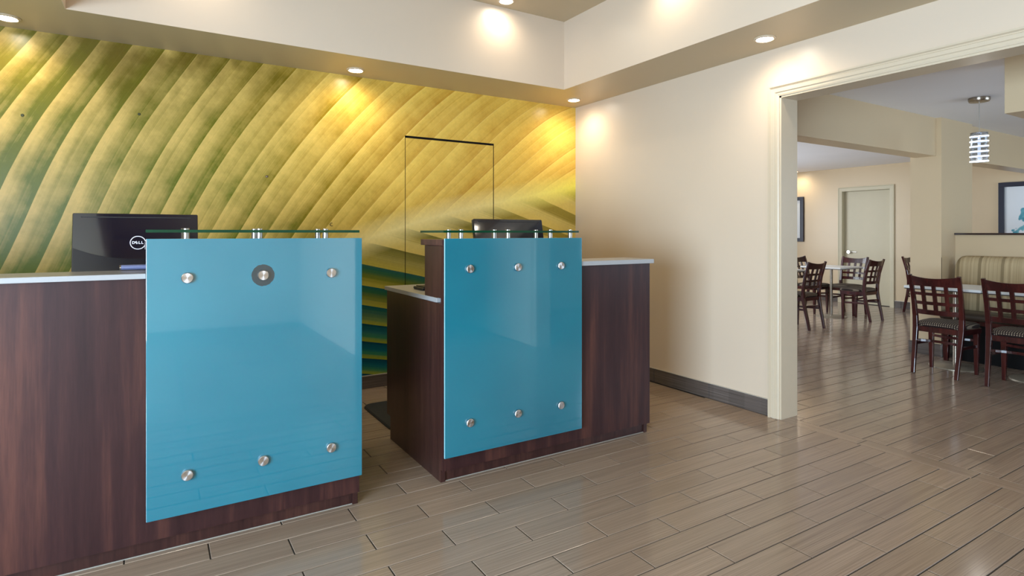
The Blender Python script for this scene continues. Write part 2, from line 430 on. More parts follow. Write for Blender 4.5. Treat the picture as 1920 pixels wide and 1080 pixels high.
    # lower half: bands, dark teal on top of each fading to olive and sand
    sl = streak(lo, 5.0, X, 0.6); sl2 = streak(lo, 22.0, X, 0.5)
    fl = t.math('FRACT', t.math('ADD', lo, t.math('MULTIPLY', t.math('SUBTRACT', sl, 0.5), 0.22)))
    fl = t.math('ADD', fl, t.math('MULTIPLY', t.math('SUBTRACT', sl2, 0.5), 0.45), clamp=True)
    fl = t.math('MAXIMUM', fl, t.math('MULTIPLY', t.math('MULTIPLY_ADD', X, 1.4, -2.7, clamp=True), 0.28))
    deep = t.math('MULTIPLY_ADD', lo, 0.20, -0.05, clamp=True)
    c0 = t.ramp(fl, [(0.0, rgb(104, 98, 26)), (0.3, rgb(150, 130, 44)), (0.55, rgb(206, 180, 96)), (0.9, rgb(214, 184, 92))])
    c1 = t.ramp(fl, [(0.0, rgb(18, 84, 84)), (0.25, rgb(48, 98, 60)), (0.55, rgb(112, 118, 30)), (0.92, rgb(184, 168, 62))])
    c2 = t.ramp(fl, [(0.0, rgb(4, 60, 84)), (0.40, rgb(16, 98, 108)), (0.7, rgb(52, 124, 90)), (0.95, rgb(148, 156, 44))])
    cl = t.mix(t.math('MULTIPLY', lo, 0.9, clamp=True), c0, c1)
    cl = t.mix(t.math('MULTIPLY_ADD', lo, 0.4, -0.9, clamp=True), cl, c2)
    side = t.math('MULTIPLY_ADD', dm, 14.0, 0.5, clamp=True)
    c = t.mix(side, cl, cu)
    c = t.mix(t.math('MULTIPLY', mb, 0.9), c, midc)
    c = t.mix(1.0, c, t.math('MULTIPLY_ADD', fine, 0.22, 0.89), 'MULTIPLY')
    return t.set(c, 0.27, spec=0.35)
M['mural'] = mural_material()
def mural_object(name, parts, y, parent=None):
    vs = []; fs = []
    for x0, x1, z0, z1 in parts:
        v, f = mural_mesh(name, x0, x1, z0, z1); b = len(vs)
        vs += v; fs += [tuple(b+i for i in q) for q in f]
    vs = [(a, y, c) for a, _, c in vs]
    m = D.meshes.new(name); m.from_pydata(vs, [], fs); m.update(); m.materials.append(M['mural'])
    A = np.array(vs); up, lo, dm = mural_uv(A[:,0], A[:,2])
    idx = np.zeros(len(m.loops), dtype=np.int32); m.loops.foreach_get('vertex_index', idx)
    for nm, a, b in (('veins', up, lo), ('midrib', dm, dm*0)):
        uv = m.uv_layers.new(name=nm); uv.data.foreach_set('uv', np.stack([a[idx], b[idx]], 1).ravel().astype(np.float32))
    o = D.objects.new(name, m); COL.objects.link(o)
    if parent: o.parent = parent
    return o

# ------------------------------------------------------------------ setting: shell
XR, XR2, YB, ZS, ZU = 3.53, 3.70, 4.53, 2.467, 3.046
XL, YF = -2.6, -3.3
DX0, DX1, DZ0, DZ1 = 1.757, 2.602, 0.0, 2.040          # hidden door in the mural
wb = struct(mural_object('wall_back', [(XL, DX0, 0, ZS+0.02), (DX1, XR, 0, ZS+0.02), (DX0, DX1, DZ1, ZS+0.02)], YB))
MB().box(XL-.1, DX0, YB+.004, YB+.12, 0, ZS).box(DX1, XR2, YB+.004, YB+.12, 0, ZS).box(DX0, DX1, YB+.004, YB+.12, DZ1, ZS).box(DX0, DX1, YB+.06, YB+.12, 0, DZ1).build('wall_core', M['dark_gap'], wb)
door1 = struct(mural_object('door_1', [(DX0+.006, DX1-.006, 0.006, DZ1-.018)], YB+.003))
MB().box(DX0+.006, DX1-.006, YB+.0045, YB+.045, 0.006, DZ1-.018).build('door_leaf', M['dark_gap'], door1)

OY0, OY1, OZ = -0.10, 2.337, 2.143                     # wide opening to the dining room
wr = MB().box(XR, XR2, OY1, YB+.12, 0, 3.1).box(XR, XR2, OY0, OY1, OZ, 3.1).box(XR, XR2, YF-.1, OY0, 0, 3.1)
struct(wr.build('wall_right', M['wall']))
# casing with a stepped profile, mitred
prof = [(0,0),(0,.010),(.010,.014),(.022,.014),(.026,.020),(.046,.022),(.050,.017),(.056,.017),(.062,.028),(.072,.028),(.074,0)]
c = MB()
pth = lambda u: [(OY1+u, 0.0), (OY1+u, OZ+u), (OY0-u, OZ+u), (OY0-u, 0.0)]
c.loft([[(XR-d, *pth(u)[k]) for u, d in prof] for k in range(4)], True)
c.loft([[(XR2+d, *pth(u)[k]) for u, d in prof] for k in range(4)], True)
tr1 = struct(c.build('trim_1', M['trim']))
MB().box(XR-.004, XR2+.004, OY1-.012, OY1, 0, OZ).box(XR-.004, XR2+.004, OY0, OY0+.012, 0, OZ).box(XR-.004, XR2+.004, OY0, OY1, OZ-.012, OZ).build('jamb_lining', M['trim'], tr1)

# ceiling: low soffit round a raised tray
RX0, RX1, RY0, RY1 = -0.42, 2.995, -1.6, 4.0
ce = MB().box(XL, XR, RY1, YB, ZS, ZU+.1).box(XL, XR, YF, RY0, ZS, ZU+.1).box(XL, RX0, RY0, RY1, ZS, ZU+.1).box(RX1, XR, RY0, RY1, ZS, ZU+.1)
ce.box(RX0, RX1, RY0, RY1, ZU, ZU+.1)
ce = struct(ce.build('ceiling', M['soffit']))
e = .004
for b in ((RX0, RX1, RY1-e, RY1), (RX0, RX1, RY0, RY0+e), (RX0, RX0+e, RY0+e, RY1-e), (RX1-e, RX1, RY0+e, RY1-e)):
    MB().box(*b, ZS-.001, ZU).build('fascia', M['wall'], ce)

# lobby walls behind the camera with their glazed openings
def window_wall(name, axis, at, a0, a1, z1, openings, th, mat, wname, dirn):
    """wall in the plane axis=at (thickness th outward*dirn), openings (b0,b1,z0,z1)"""
    m = MB()
    def bx(mm, p0, p1, q0, q1, t0=0, t1=None):
        t1_ = th if t1 is None else t1; lo, hi = sorted((at+dirn*t0, at+dirn*t1_))
        if axis == 1: mm.box(p0, p1, lo, hi, q0, q1)
        else: mm.box(lo, hi, p0, p1, q0, q1)
    cur = a0
    for b0, b1, zz0, zz1 in openings:
        bx(m, cur, b0, 0, z1); bx(m, b0, b1, 0, zz0) if zz0 > 0.01 else None; bx(m, b0, b1, zz1, z1); cur = b1
    bx(m, cur, a1, 0, z1)
    struct(m.build(name, mat))
    for b0, b1, zz0, zz1 in openings:
        f = MB(); k = 3
        for i in range(k+1):
            q = b0+(b1-b0)*i/k; bx(f, max(b0, q-.025), min(b1, q+.025), zz0, zz1, .08, .13)
        bx(f, b0, b1, zz0, zz0+.05, .08, .13); bx(f, b0, b1, zz1-.05, zz1, .08, .13)
        wo = struct(f.build(wname(), M['alu']))
_wn = [0]
def wname(): _wn[0] += 1; return 'window_%d' % _wn[0]
window_wall('wall_front', 1, YF, XL-.15, XR2, 3.1, [(-2.5, -0.6, 0.15, 2.35)], .15, M['wall'], wname, -1)
window_wall('wall_left', 0, XL, YF, YB+.12, 3.1, [(-1.7, 1.1, 0.2, 1.9)], .15, M['wall'], wname, -1)
struct(MB().box(1.72, 1.87, YF, -0.68, 0, ZS).build('wall_partition', M['wall']))

# dining room and breakfast room beyond
ZD = 2.39; XF = 10.44; YE = 7.5; YS = -2.5
struct(MB().box(XR2, XF+.1, YS-.1, YE+.1, ZD, ZD+.1).build('ceiling_dining', M['ceil_white']))
dy = [(6.05, 9.85, 0.75, 2.2)]
window_wall('wall_dining_front', 1, YS, XR2, XF+.1, ZD, dy, .15, M['wall_dining'], wname, -1)
window_wall('wall_breakfast_back', 1, YE, XR2-.2, XF+.1, ZD, [(4.6, 8.4, 0.6, 2.2)], .15, M['wall_dining'], wname, 1)
DY0, DY1, DZT = 4.915, 5.70, 1.975                     # flush door in the far wall
wf = MB().box(XF, XF+.14, YS, DY0, 0, ZD).box(XF, XF+.14, DY1, YE, 0, ZD).box(XF, XF+.14, DY0, DY1, DZT, ZD).box(XF+.12, XF+.14, DY0, DY1, 0, DZT)
struct(wf.build('wall_far', M['wall_dining']))
d2 = struct(MB().box(XF+.07, XF+.11, DY0+.006, DY1-.006, 0.008, DZT-.006).build('door_2', M['door']))
MB().lathe([(.027, 0), (.027, .008), (.011, .012), (.011, .045), (.0, .045)], (0,0,0), 'x', 16).tube([(.04,0,0),(.045,-.02,0),(.045,-.12,.002)], .009).build('door_handle', M['chrome'], d2, (XF+.02, DY1-.09, .90)).rotation_euler = (0, 0, 0)
c = MB(); pth2 = lambda u: [(DY1+u, 0.0), (DY1+u, DZT+u), (DY0-u, DZT+u), (DY0-u, 0.0)]
prof2 = [(0,0),(0,.012),(.02,.016),(.05,.018),(.06,.024),(.07,.024),(.072,0)]
c.loft([[(XF-d, *pth2(u)[k]) for u, d in prof2] for k in range(4)], True)
c.box(XF-.001, XF+.12, DY1-.003, DY1+.001, 0, DZT).box(XF-.001, XF+.12, DY0-.001, DY0+.003, 0, DZT).box(XF-.001, XF+.12, DY0, DY1, DZT-.003, DZT+.001)
struct(c.build('trim_2', M['door']))
CX0, CX1, CY0, CY1 = 6.68, 7.39, 2.67, 2.95            # pier between the two rooms
pier = struct(MB().box(CX0, CX1, CY0, CY1, 0, ZD).build('wall_pier', M['wall_dining']))
MB().box(CX0-.012, CX1+.012, CY0-.012, CY0, 0, .125).box(CX0-.012, CX0, CY0, CY1+.012, 0, .125).box(CX0, CX1+.012, CY1, CY1+.012, 0, .125).build('baseboard_tile', M['base_tile'], pier, bevel=.002)
for y in (CY0,):
    MB().box(CX0-.003, CX0+.03, y-.003, y, .125, .99).box(CX0-.003, CX0, y-.003, y+.03, .125, .99).build('corner_guard', M['wall_dining'], pier)
struct(MB().box(XR2, CX0, 2.716, 2.91, 2.01, ZD).build('ceiling_beam', M['wall_dining']))
struct(MB().box(CX1, XF, 2.716, 2.91, 2.01, ZD).build('ceiling_beam', M['wall_dining']))
struct(MB().box(4.69, 5.05, YS, 1.52, 2.01, ZD).build('ceiling_bulkhead', M['wall_dining']))
hw = struct(MB().box(6.99, 7.13, 0.2, CY0, 0, 1.216).build('wall_half', M['wall_dining']))
MB().box(6.965, 7.155, 0.2, CY0, 1.216, 1.236).build('cap_board', M['cap_wood'], hw, bevel=.003)

# ------------------------------------------------------------------ floor: single tiles over a grout bed
fl_o = struct(MB().box(XL-.15, XF+.15, YF-.15, YE+.15, -0.10, -0.0035).build('floor', M['grout']))
cy_, sy_ = math.cos(YAW), math.sin(YAW)
def proj(X, Y, Z=0.0):
    zc = X*sy_+Y*cy_
    if zc < 0.1: return None
    return 960+F_PX*(X*cy_-Y*sy_)/zc, 437+F_PX*(CAM_H-Z)/zc
def hidden(X, Y):
    if Y > 2.62 and X < 0.80 and X < 1.3*(Y)/3.0: return True
    if X > XR2 and (Y-OY1)/(X-XR2) > 0 and Y/X > OY1/XR2: return True
    if 1.2 < X < 2.62 and 2.63 < Y < 3.4: return True
    if 1.4 < X < XR and Y > 2.7 and X/Y < 2.6/2.6 : return True
    return False
tiles = []
def tile_rect(x0, x1, y0, y1, axis):
    if x1-x0 < .01 or y1-y0 < .01: return
    cx, cyy = (x0+x1)/2, (y0+y1)/2; ps = [proj(a, b) for a in (x0, x1) for b in (y0, y1)]
    sc = 0
    if all(ps):
        q = proj(cx, cyy)
        if -60 < q[0] < 1980 and 430 < q[1] < 1130 and not hidden(cx, cyy):
            (ax, ay), (bx_, by), (cx2, cy2), _ = ps[0], ps[1], ps[2], ps[3]
            sc = abs((bx_-ax)*(cy2-ay)-(by-ay)*(cx2-ax))
    tiles.append((sc, x0, x1, y0, y1, axis))
XT0, XT1 = 3.506, 3.618
def field(X0, X1, Y0, Y1, ox=0.0, oy=0.0):
    j0 = math.floor((Y0-TY0-oy)/TP); j1 = math.ceil((Y1-TY0-oy)/TP)
    for j in range(j0, j1):
        ya, yb = TY0+oy+j*TP, TY0+oy+(j+1)*TP
        off = TX0+ox+(TL/2 if j % 2 else 0)
        k0 = math.floor((X0-off)/TL); k1 = math.ceil((X1-off)/TL)
        for k in range(k0, k1):
            tile_rect(max(X0, off+k*TL), min(X1, off+(k+1)*TL), max(Y0, ya), min(Y1, yb), 0)
field(XL, XT0, YF, YB)
field(XT1, XF, YS, YE, 0.16, 0.05)
y = OY0-.3
while y < OY1+.3:
    tile_rect(XT0, XT1, y, y+TL, 1); y += TL
tiles.sort(key=lambda t: -t[0])
G = 0.0027; CH = 0.0012
def tile_shape(mb, x0, x1, y0, y1, dz=0.0):
    b = [(x0+G, y0+G), (x1-G, y0+G), (x1-G, y1-G), (x0+G, y1-G)]; q = CH
    tp = [(x0+G+q, y0+G+q), (x1-G-q, y0+G+q), (x1-G-q, y1-G-q), (x0+G+q, y1-G-q)]
    n = len(mb.v)
    mb.v += [(a, c_, -.0036) for a, c_ in b]+[(a, c_, -CH+dz) for a, c_ in b]+[(a, c_, dz) for a, c_ in tp]
    fs = [(8,9,10,11)]+[(i, (i+1) % 4, 4+(i+1) % 4, 4+i) for i in range(4)]+[(4+i, 4+(i+1) % 4, 8+(i+1) % 4, 8+i) for i in range(4)]
    for f in fs: mb.f.append([n+i for i in f]); mb.sm.append(False); mb.mi.append(0)
shared = {}
rest = MB(); rest1 = MB()
for i, (sc, x0, x1, y0, y1, ax) in enumerate(tiles):
    if sc > 0 and i < 300:
        key = (round(x1-x0, 3), round(y1-y0, 3), ax)
        if key not in shared:
            mb = MB(); tile_shape(mb, 0, x1-x0, 0, y1-y0); me = mb.mesh('tile'); me.materials.append(M['tile'] if ax == 0 else M['tile_strip']); shared[key] = me
        o = D.objects.new('tile', shared[key]); COL.objects.link(o); o.parent = fl_o; o.location = (x0, y0, random.uniform(-.0004, .0003))
    else:
        tile_shape(rest if ax == 0 else rest1, x0, x1, y0, y1, random.uniform(-.0004, .0003))
ro = rest.build('tile_field', M['tile'], fl_o, fix=False); ro['kind'] = 'stuff'
if rest1.v: ro = rest1.build('tile_strip', M['tile_strip'], fl_o, fix=False); ro['kind'] = 'stuff'

# baseboards made of single tiles with a pale strip on top
def baseboard(name, p0, p1, nrm, h=0.105, start=0.0):
    root = D.objects.new(name, None); COL.objects.link(root); root['kind'] = 'structure'; root.location = (p0[0], p0[1], 0); root.empty_display_size = .1
    L = math.hypot(p1[0]-p0[0], p1[1]-p0[1]); ang = math.atan2(p1[1]-p0[1], p1[0]-p0[0]); root.rotation_euler = (0, 0, ang)
    s = -start
    while s < L-.005:
        a, b = max(0, s), min(L, s+TL)
        if b-a > .01:
            lo, hi = sorted((0.0005*nrm, .010*nrm))
            MB().cbox(a+.0015, b-.0015, lo, hi, 0.001, h, .0015).build('baseboard_tile', M['base_tile'], root)
        s += TL
    lo, hi = sorted((0.0005*nrm, .012*nrm))
    MB().box(0, L, lo, hi, h+.0005, h+.005).build('edge_strip', M['edge_strip'], root)
baseboard('baseboard_right', (XR, OY1+.075), (XR, YB-.012), 1, .112, .06)
baseboard('baseboard_back', (XL, YB), (DX0, YB), -1, .098, .2)
baseboard('baseboard_far', (XF, YS), (XF, DY0-.075), 1, .11)
baseboard('baseboard_far', (XF, DY1+.075), (XF, YE), 1, .11)

# ------------------------------------------------------------------ downlights
def downlight(x, y, z, r, label, power, spot=True, size=2.75, lens='lamp_warm', blend=1.0):
    t = thing('recessed_downlight', label, 'ceiling light', (x, y, z))
    MB().lathe([(r*1.28, 0), (r*1.28, -.005), (r*1.02, -.009), (r, -.004), (r*.92, 0.0)], n=28).build('trim_ring', M['trim'], t)
    MB().lathe([(0.0, -.0015), (r*.90, -.0015), (r*.90, -.0005)], n=28).build('lens', M[lens], t)
    if spot:
        l = D.lights.new('downlight_beam', 'SPOT'); l.energy = power; l.color = WARM; l.spot_size = size; l.spot_blend = blend; l.shadow_soft_size = r*.7
        o = D.objects.new('downlight_beam', l); COL.objects.link(o); o.parent = t; o.location = (0, 0, -.02)
    return t
P_D = 17
downlight(1.292, 4.342, ZS, .052, 'recessed downlight in low soffit directly above the leaf mural between the two desks', P_D)
downlight(3.297, 4.256, ZS, .052, 'recessed downlight in the soffit at the corner where mural meets beige wall', P_D)
downlight(3.287, 2.281, ZS, .052, 'recessed downlight in the right-hand soffit near the corner of the wide opening', P_D)
downlight(2.332, 3.865, ZU, .052, 'recessed downlight in the raised ceiling tray, cut by the top of the photo', 8)
downlight(-0.72, 4.33, ZS, .052, 'recessed downlight in the soffit over the green left end of the mural', P_D)
for x, y, z, where in ((2.84, 2.75, ZU, 'in the raised tray near its right fascia, above the right desk end'), (0.2, 3.865, ZU, 'in the raised tray near its back fascia, above the left monitor'),
                       (2.84, 0.6, ZU, 'in the raised tray near its right fascia, level with the wide opening'), (0.2, 1.2, ZU, 'in the middle of the raised tray, out of the photo'),
                       (3.287, 0.2, ZS, 'in the right soffit near the front jamb of the wide opening'), (-1.6, 2.4, ZS, 'in the left soffit over the left end of the desk')):
    downlight(x, y, z, .052, 'unseen recessed downlight '+where, P_D if z < 2.9 else 8)  # unseen fittings, kept for the light they add to the lobby
downlight(10.22, 6.46, ZD, .05, 'small bright ceiling downlight at the far wall beyond the opening, above the picture', 14)

# ------------------------------------------------------------------ reception desks
def standoffs(parent, xs, zs, yg):
    for z in zs:
        for x in xs:
            o = MB().lathe([(.0, -.0135), (.0185, -.0135), (.0205, -.0115), (.0205, -.001), (.012, -.001), (.012, .0)], (0, 0, 0), 'y', 28).build('standoff_cap', M['spun'], parent, (x, yg, z))
            MB().lathe([(.010, .011), (.010, .040)], (0, 0, 0), 'y', 14).build('standoff_post', M['steel'], parent, (x, yg, z))
def glass_panel(root, name, x0, x1, z0, z1, mat, xs, zs, yg=2.56):
    m = MB(); m.box(x0, x1, yg, yg+.010, z0, z1)
    m.mi = [1 if i not in (2, 3) else 0 for i in range(6)]
    g = m.build(name, [mat, M['teal_edge']], root, bevel=.0012)
    standoffs(g, xs, zs, yg)
def glass_shelf(root, x0, x1, y0, y1, posts):
    m = MB(); m.box(x0, x1, y0, y1, 1.2370, 1.2480); m.mi = [0, 0, 1, 1, 1, 1]
    s = m.build('glass_shelf', [M['shelf_glass'], M['shelf_edge']], root)
    for x, y in posts:
        p = MB().lathe([(.0, .0), (.0125, .0), (.0125, .0337), (.0, .0337)], n=18).lathe([(.0, .0450), (.0125, .0450), (.0125, .0500), (.0110, .0512), (0, .0512)], n=18)
        p.build('shelf_post', M['steel'], s, (x, y, 1.2032))
def desk(label, x0, x1, tx0, tx1, low, gx, gz, glassmat, xs, zs, shelf, posts, left_side, right_side):
    """x0..x1 whole desk, tx0..tx1 raised part, low = (x0,x1,z slab bottom,z slab top)"""
    r = thing('reception_desk', label, 'reception desk', (0, 0, 0))
    lx0, lx1, lz0, lz1 = low
    # L-shaped wood front
    if lx0 < tx0: poly = [(x0, .062), (x1, .062), (x1, 1.172), (tx0, 1.172), (tx0, lz0), (x0, lz0)]
    else: poly = [(x0, .062), (x1, .062), (x1, lz0), (tx1, lz0), (tx1, 1.172), (x0, 1.172)]
    MB().prism(poly, 1, 2.600, 2.624).build('front_panel', M['desk_wood'], r, bevel=.0012)
    MB().box(x0+.006, x1-.006, 2.634, 2.650, 0, .085).build('toe_kick', M['desk_wood_side'], r)
    MB().box(x0+.004, x1-.004, 2.6300, 2.6335, 0, .003).build('sealant_bead', M['sealant'], r)
    MB().box(x0+.025, x1-.025, 2.652, 3.33, .085, .880).build('carcass', M['desk_wood_side'], r)
    MB().box(tx0+.004, tx1-.004, 2.6245, 2.834, .9105, 1.1715).build('raised_ledge', M['desk_wood_side'], r, bevel=.001)
    MB().box(tx0-.004, tx1+.004, 2.600, 2.870, 1.1725, 1.2030).build('ledge_cap', M['desk_wood_h'], r, bevel=.0015)
    MB().box(lx0, lx1, 2.6245, 2.800, .9105, lz0).build('low_ledge', M['desk_wood_side'], r)
    a, b = (lx0, lx1+.002) if lx0 < tx0 else (lx0, lx1+.008)
    MB().box(a, b, 2.570, 2.845, lz0, lz1).build('ledge_top', M['slab'], r, bevel=.002)
    MB().box(x0-.003, x1, 2.668, 3.440, .8865, .910).build('worktop', M['slab'], r, bevel=.002)
    sp = [(2.6245, 0), (2.6245, .886), (3.403, .886), (3.403, .137), (3.344, .137), (3.344, 0)]
    if left_side: MB().prism(sp, 0, x0, x0+.024).build('side_panel', M['desk_wood_side'], r, bevel=.001)
    if right_side: MB().prism(sp, 0, x1-.024, x1).build('side_panel', M['desk_wood_side'], r, bevel=.001)
    MB().box(x0+.03, x1-.03, 3.35, 3.36, 0, .137).build('back_toe_kick', M['desk_wood_side'], r)
    glass_panel(r, 'glass_panel', gx[0], gx[1], gz[0], gz[1], glassmat, xs, zs)
    glass_shelf(r, *shelf, posts)
    return r
LX = (.107, .379, .653); RX = (1.331, 1.612, 1.890)
desk('left reception desk with dark wood front and the wider teal glass panel with worn spot', -2.2, .790, -.028, .790, (-2.2, -.030, 1.063, 1.083),
     (-.027, .790), (.152, 1.213), M['teal_worn'], LX, (1.062, .303), (-.029, .788, 2.590, 2.860),
     [(x, y) for x in LX for y in (2.655, 2.80)], False, True)
desk('right reception desk near the beige wall with dark wood sides and teal glass panel', 1.205, 2.603, 1.205, 2.040, (2.042, 2.603, 1.050, 1.076),
     (1.197, 2.040), (.139, 1.2085), M['teal'], RX, (1.057, .294), (1.199, 2.034, 2.580, 2.870),
     [(x, y) for x in RX for y in (2.655, 2.80)]+[(2.018, 2.64)], True, True)

# ------------------------------------------------------------------ monitors
def text_mesh(txt, size, extrude):
    cu = D.curves.new('txt', 'FONT'); cu.body = txt; cu.size = size; cu.extrude = extrude; cu.align_x = 'CENTER'; cu.align_y = 'CENTER'; cu.offset = size*.03; cu.resolution_u = 3
    o = D.objects.new('txt', cu); COL.objects.link(o); bpy.context.view_layer.update()
    me = D.meshes.new_from_object(o.evaluated_get(bpy.context.evaluated_depsgraph_get())); D.objects.remove(o); D.curves.remove(cu)
    return me
def monitor(label, loc, rz, wd, hg, tilt, logo):
    """stands at loc on the worktop, its back towards -y"""
    r = thing('computer_monitor', label, 'monitor', loc, rz)
    zc = loc[2]; top = 1.322-loc[2]; cz = top-hg/2
    R = Matrix.Rotation(-tilt, 4, 'X'); Rt = R.to_euler()
    hw_, hh = wd/2, hg/2
    def rr(w_, h_, rad, y, n=5):
        pts = []
        for sx, sz, a0 in ((1, 1, 0), (-1, 1, 90), (-1, -1, 180), (1, -1, 270)):
            for k in range(n+1):
                a = math.radians(a0+90*k/n); pts.append((sx*(w_-rad)+rad*math.cos(a), y, sz*(h_-rad)+rad*math.sin(a)))
        return pts
    sh = MB().loft([rr(hw_, hh, .006, .012), rr(hw_, hh, .006, -.010), rr(hw_-.002, hh-.002, .006, -.014)], True, False)
    shell = sh.build('rear_shell', M['black_gloss'], r, (0, 0, cz), Rt, bevel=.0015)
    MB().box(-hw_+.010, hw_-.010, .0121, .0126, -hh+.012, hh-.010).build('screen', M['screen'], r, (0, 0, cz), Rt)
    # lower rear cover with a bowed top edge
    arc = [(-hw_+.004, -hh+.004)]+[((hw_-.004)*(-1+2*k/20), -hh*.08-.36*hh*(1-abs(-1+2*k/20)**2.2)) for k in range(21)]+[(hw_-.004, -hh+.004)]
    MB().prism(arc, 1, -.022, -.0145).build('rear_cover', M['black_satin'], r, (0, 0, cz), Rt, bevel=.003)
    MB().box(-hw_+.03, hw_-.03, -.0152, -.0142, hh-.020, hh-.016).build('vent_slot', M['black_matte'], r, (0, 0, cz), Rt)
    if logo:
        ring = MB().lathe([(.0272, -.0012), (.0272, .0008), (.0305, .0008), (.0305, -.0012), (.0272, -.0012)], (0, 0, 0), 'y', 36)
        p = R @ Vector((0, -.0150, .010)); lg = ring.build('logo_ring', M['logo'], r, (p.x, p.y, p.z+cz), Rt)
        for k, (chr_, dx, turn) in enumerate((('D', -.0165, 0), ('E', -.0050, .55), ('L', .0060, 0), ('L', .0162, 0))):
            me = text_mesh(chr_, .0165, .0006); me.materials.append(M['logo'])
            lt = D.objects.new('logo_letter', me); COL.objects.link(lt); lt.parent = r
            lt.matrix_local = Matrix.Translation((p.x, p.y, p.z+cz)) @ R @ Matrix.Rotation(PI/2, 4, 'X') @ Matrix.Translation((dx, 0, 0)) @ Matrix.Rotation(turn, 4, 'Z')
    MB().sweep([(0, .05, .012), (0, .03, .10), (0, .012, cz+.02)], .07, .022, (0, 1, 0)).build('stand_neck', M['black_matte'], r)
    MB().prism([(.12*math.cos(a)*(1), .04+.09*math.sin(a)) for a in np.linspace(0, 2*PI, 24, endpoint=False)], 2, 0.0, .012).build('stand_base', M['black_matte'], r)
    return r
monitor('larger glossy black monitor with ring logo, its back showing behind the left desk', (-.063, 3.08, .9105), 0, .472, .285, math.radians(11), True)
monitor('smaller black monitor mostly hidden behind the glass shelf of the right desk', (1.885, 3.08, .9105), 0, .500, .285, math.radians(11), False)

# keyboard on the right worktop
kb = thing('keyboard', 'black keyboard lying on the pale worktop behind the right desk ledge', 'keyboard', (1.285, 3.04, .9105))
MB().cbox(0, .42, 0, .14, 0, .016, .003).build('keyboard_body', M['black_matte'], kb)
k = MB()
for i in range(18):
    for j in range(5): k.box(.012+i*.022, .031+i*.022, .014+j*.023, .034+j*.023, .016, .021)
k = k.build('keys', M['black_matte'], kb); k['kind'] = 'stuff'
tb = thing('metal_tube', 'short lilac metal tube lying at the edge of the ledge below the left monitor', 'tube', (-.03, 2.82, 1.0845))
MB().tube([(-.085, 0, .011), (0, 0, .011)], .0105, 14).build('tube_body', M['lilac'], tb)
MB().tube([(-.090, 0, .011), (-.0855, 0, .011)], .0110, 14).build('end_cap', M['chrome'], tb)

# anti-fatigue mat behind the desks
pts = []
mx0, mx1, my0, my1, rad = 1.255, 2.25, 3.45, 4.075, .07
for sx, sy, a0 in ((mx1-rad, my1-rad, 0), (mx0+rad, my1-rad, 90), (mx0+rad, my0+rad, 180), (mx1-rad, my0+rad, 270)):
    for q in range(7):
        a = math.radians(a0+15*q); pts.append((sx+rad*math.cos(a), sy+rad*math.sin(a), 0))
def sh(s, z): 
    c0 = Vector(((mx0+mx1)/2, (my0+my1)/2, 0)); return [(c0.x+(p[0]-c0.x)*s, c0.y+(p[1]-c0.y)*s, z) for p in pts]
tag(MB().loft([sh(1, .0006), sh(1, .006), sh(.985, .014)], True).build('floor_mat', M['rubber']), 'black rubber floor mat with rounded corners on the tiles between the desks', 'floor mat')

# hook and peg on the mural
hk = MB().tube([(.012*math.cos(a), -.012, .012*math.sin(a)) for a in np.linspace(math.radians(60), math.radians(310), 12)], .0022, 8).tube([(-.012, 0, 0), (-.012, -.012, 0)], .002, 8)
tag(hk.build('wall_hook', M['black_matte'], None, (1.158, YB-.0005, 1.301)), 'tiny dark C-shaped hook on the mural just above the left glass shelf', 'hook')
tag(MB().lathe([(.0, -.010), (.008, -.009), (.010, -.003), (.007, 0)], (0,0,0), 'y', 14).build('wall_peg', M['nickel'], None, (.695, YB-.0005, 1.647)), 'small round peg on the golden mural above the left desk', 'peg')

for x, z, lab in ((-.679, 1.947, 'small dark plug in the green left end of the mural near the photo edge'), (-.086, 2.017, 'small dark plug in the mural above the larger monitor')):
    tag(MB().lathe([(.0, -.004), (.007, -.0035), (.009, 0)], (0,0,0), 'y', 12).build('wall_plug', M['wall_plug'], None, (x, YB-.0005, z)), lab, 'wall plug', 'dark plugs in the mural')
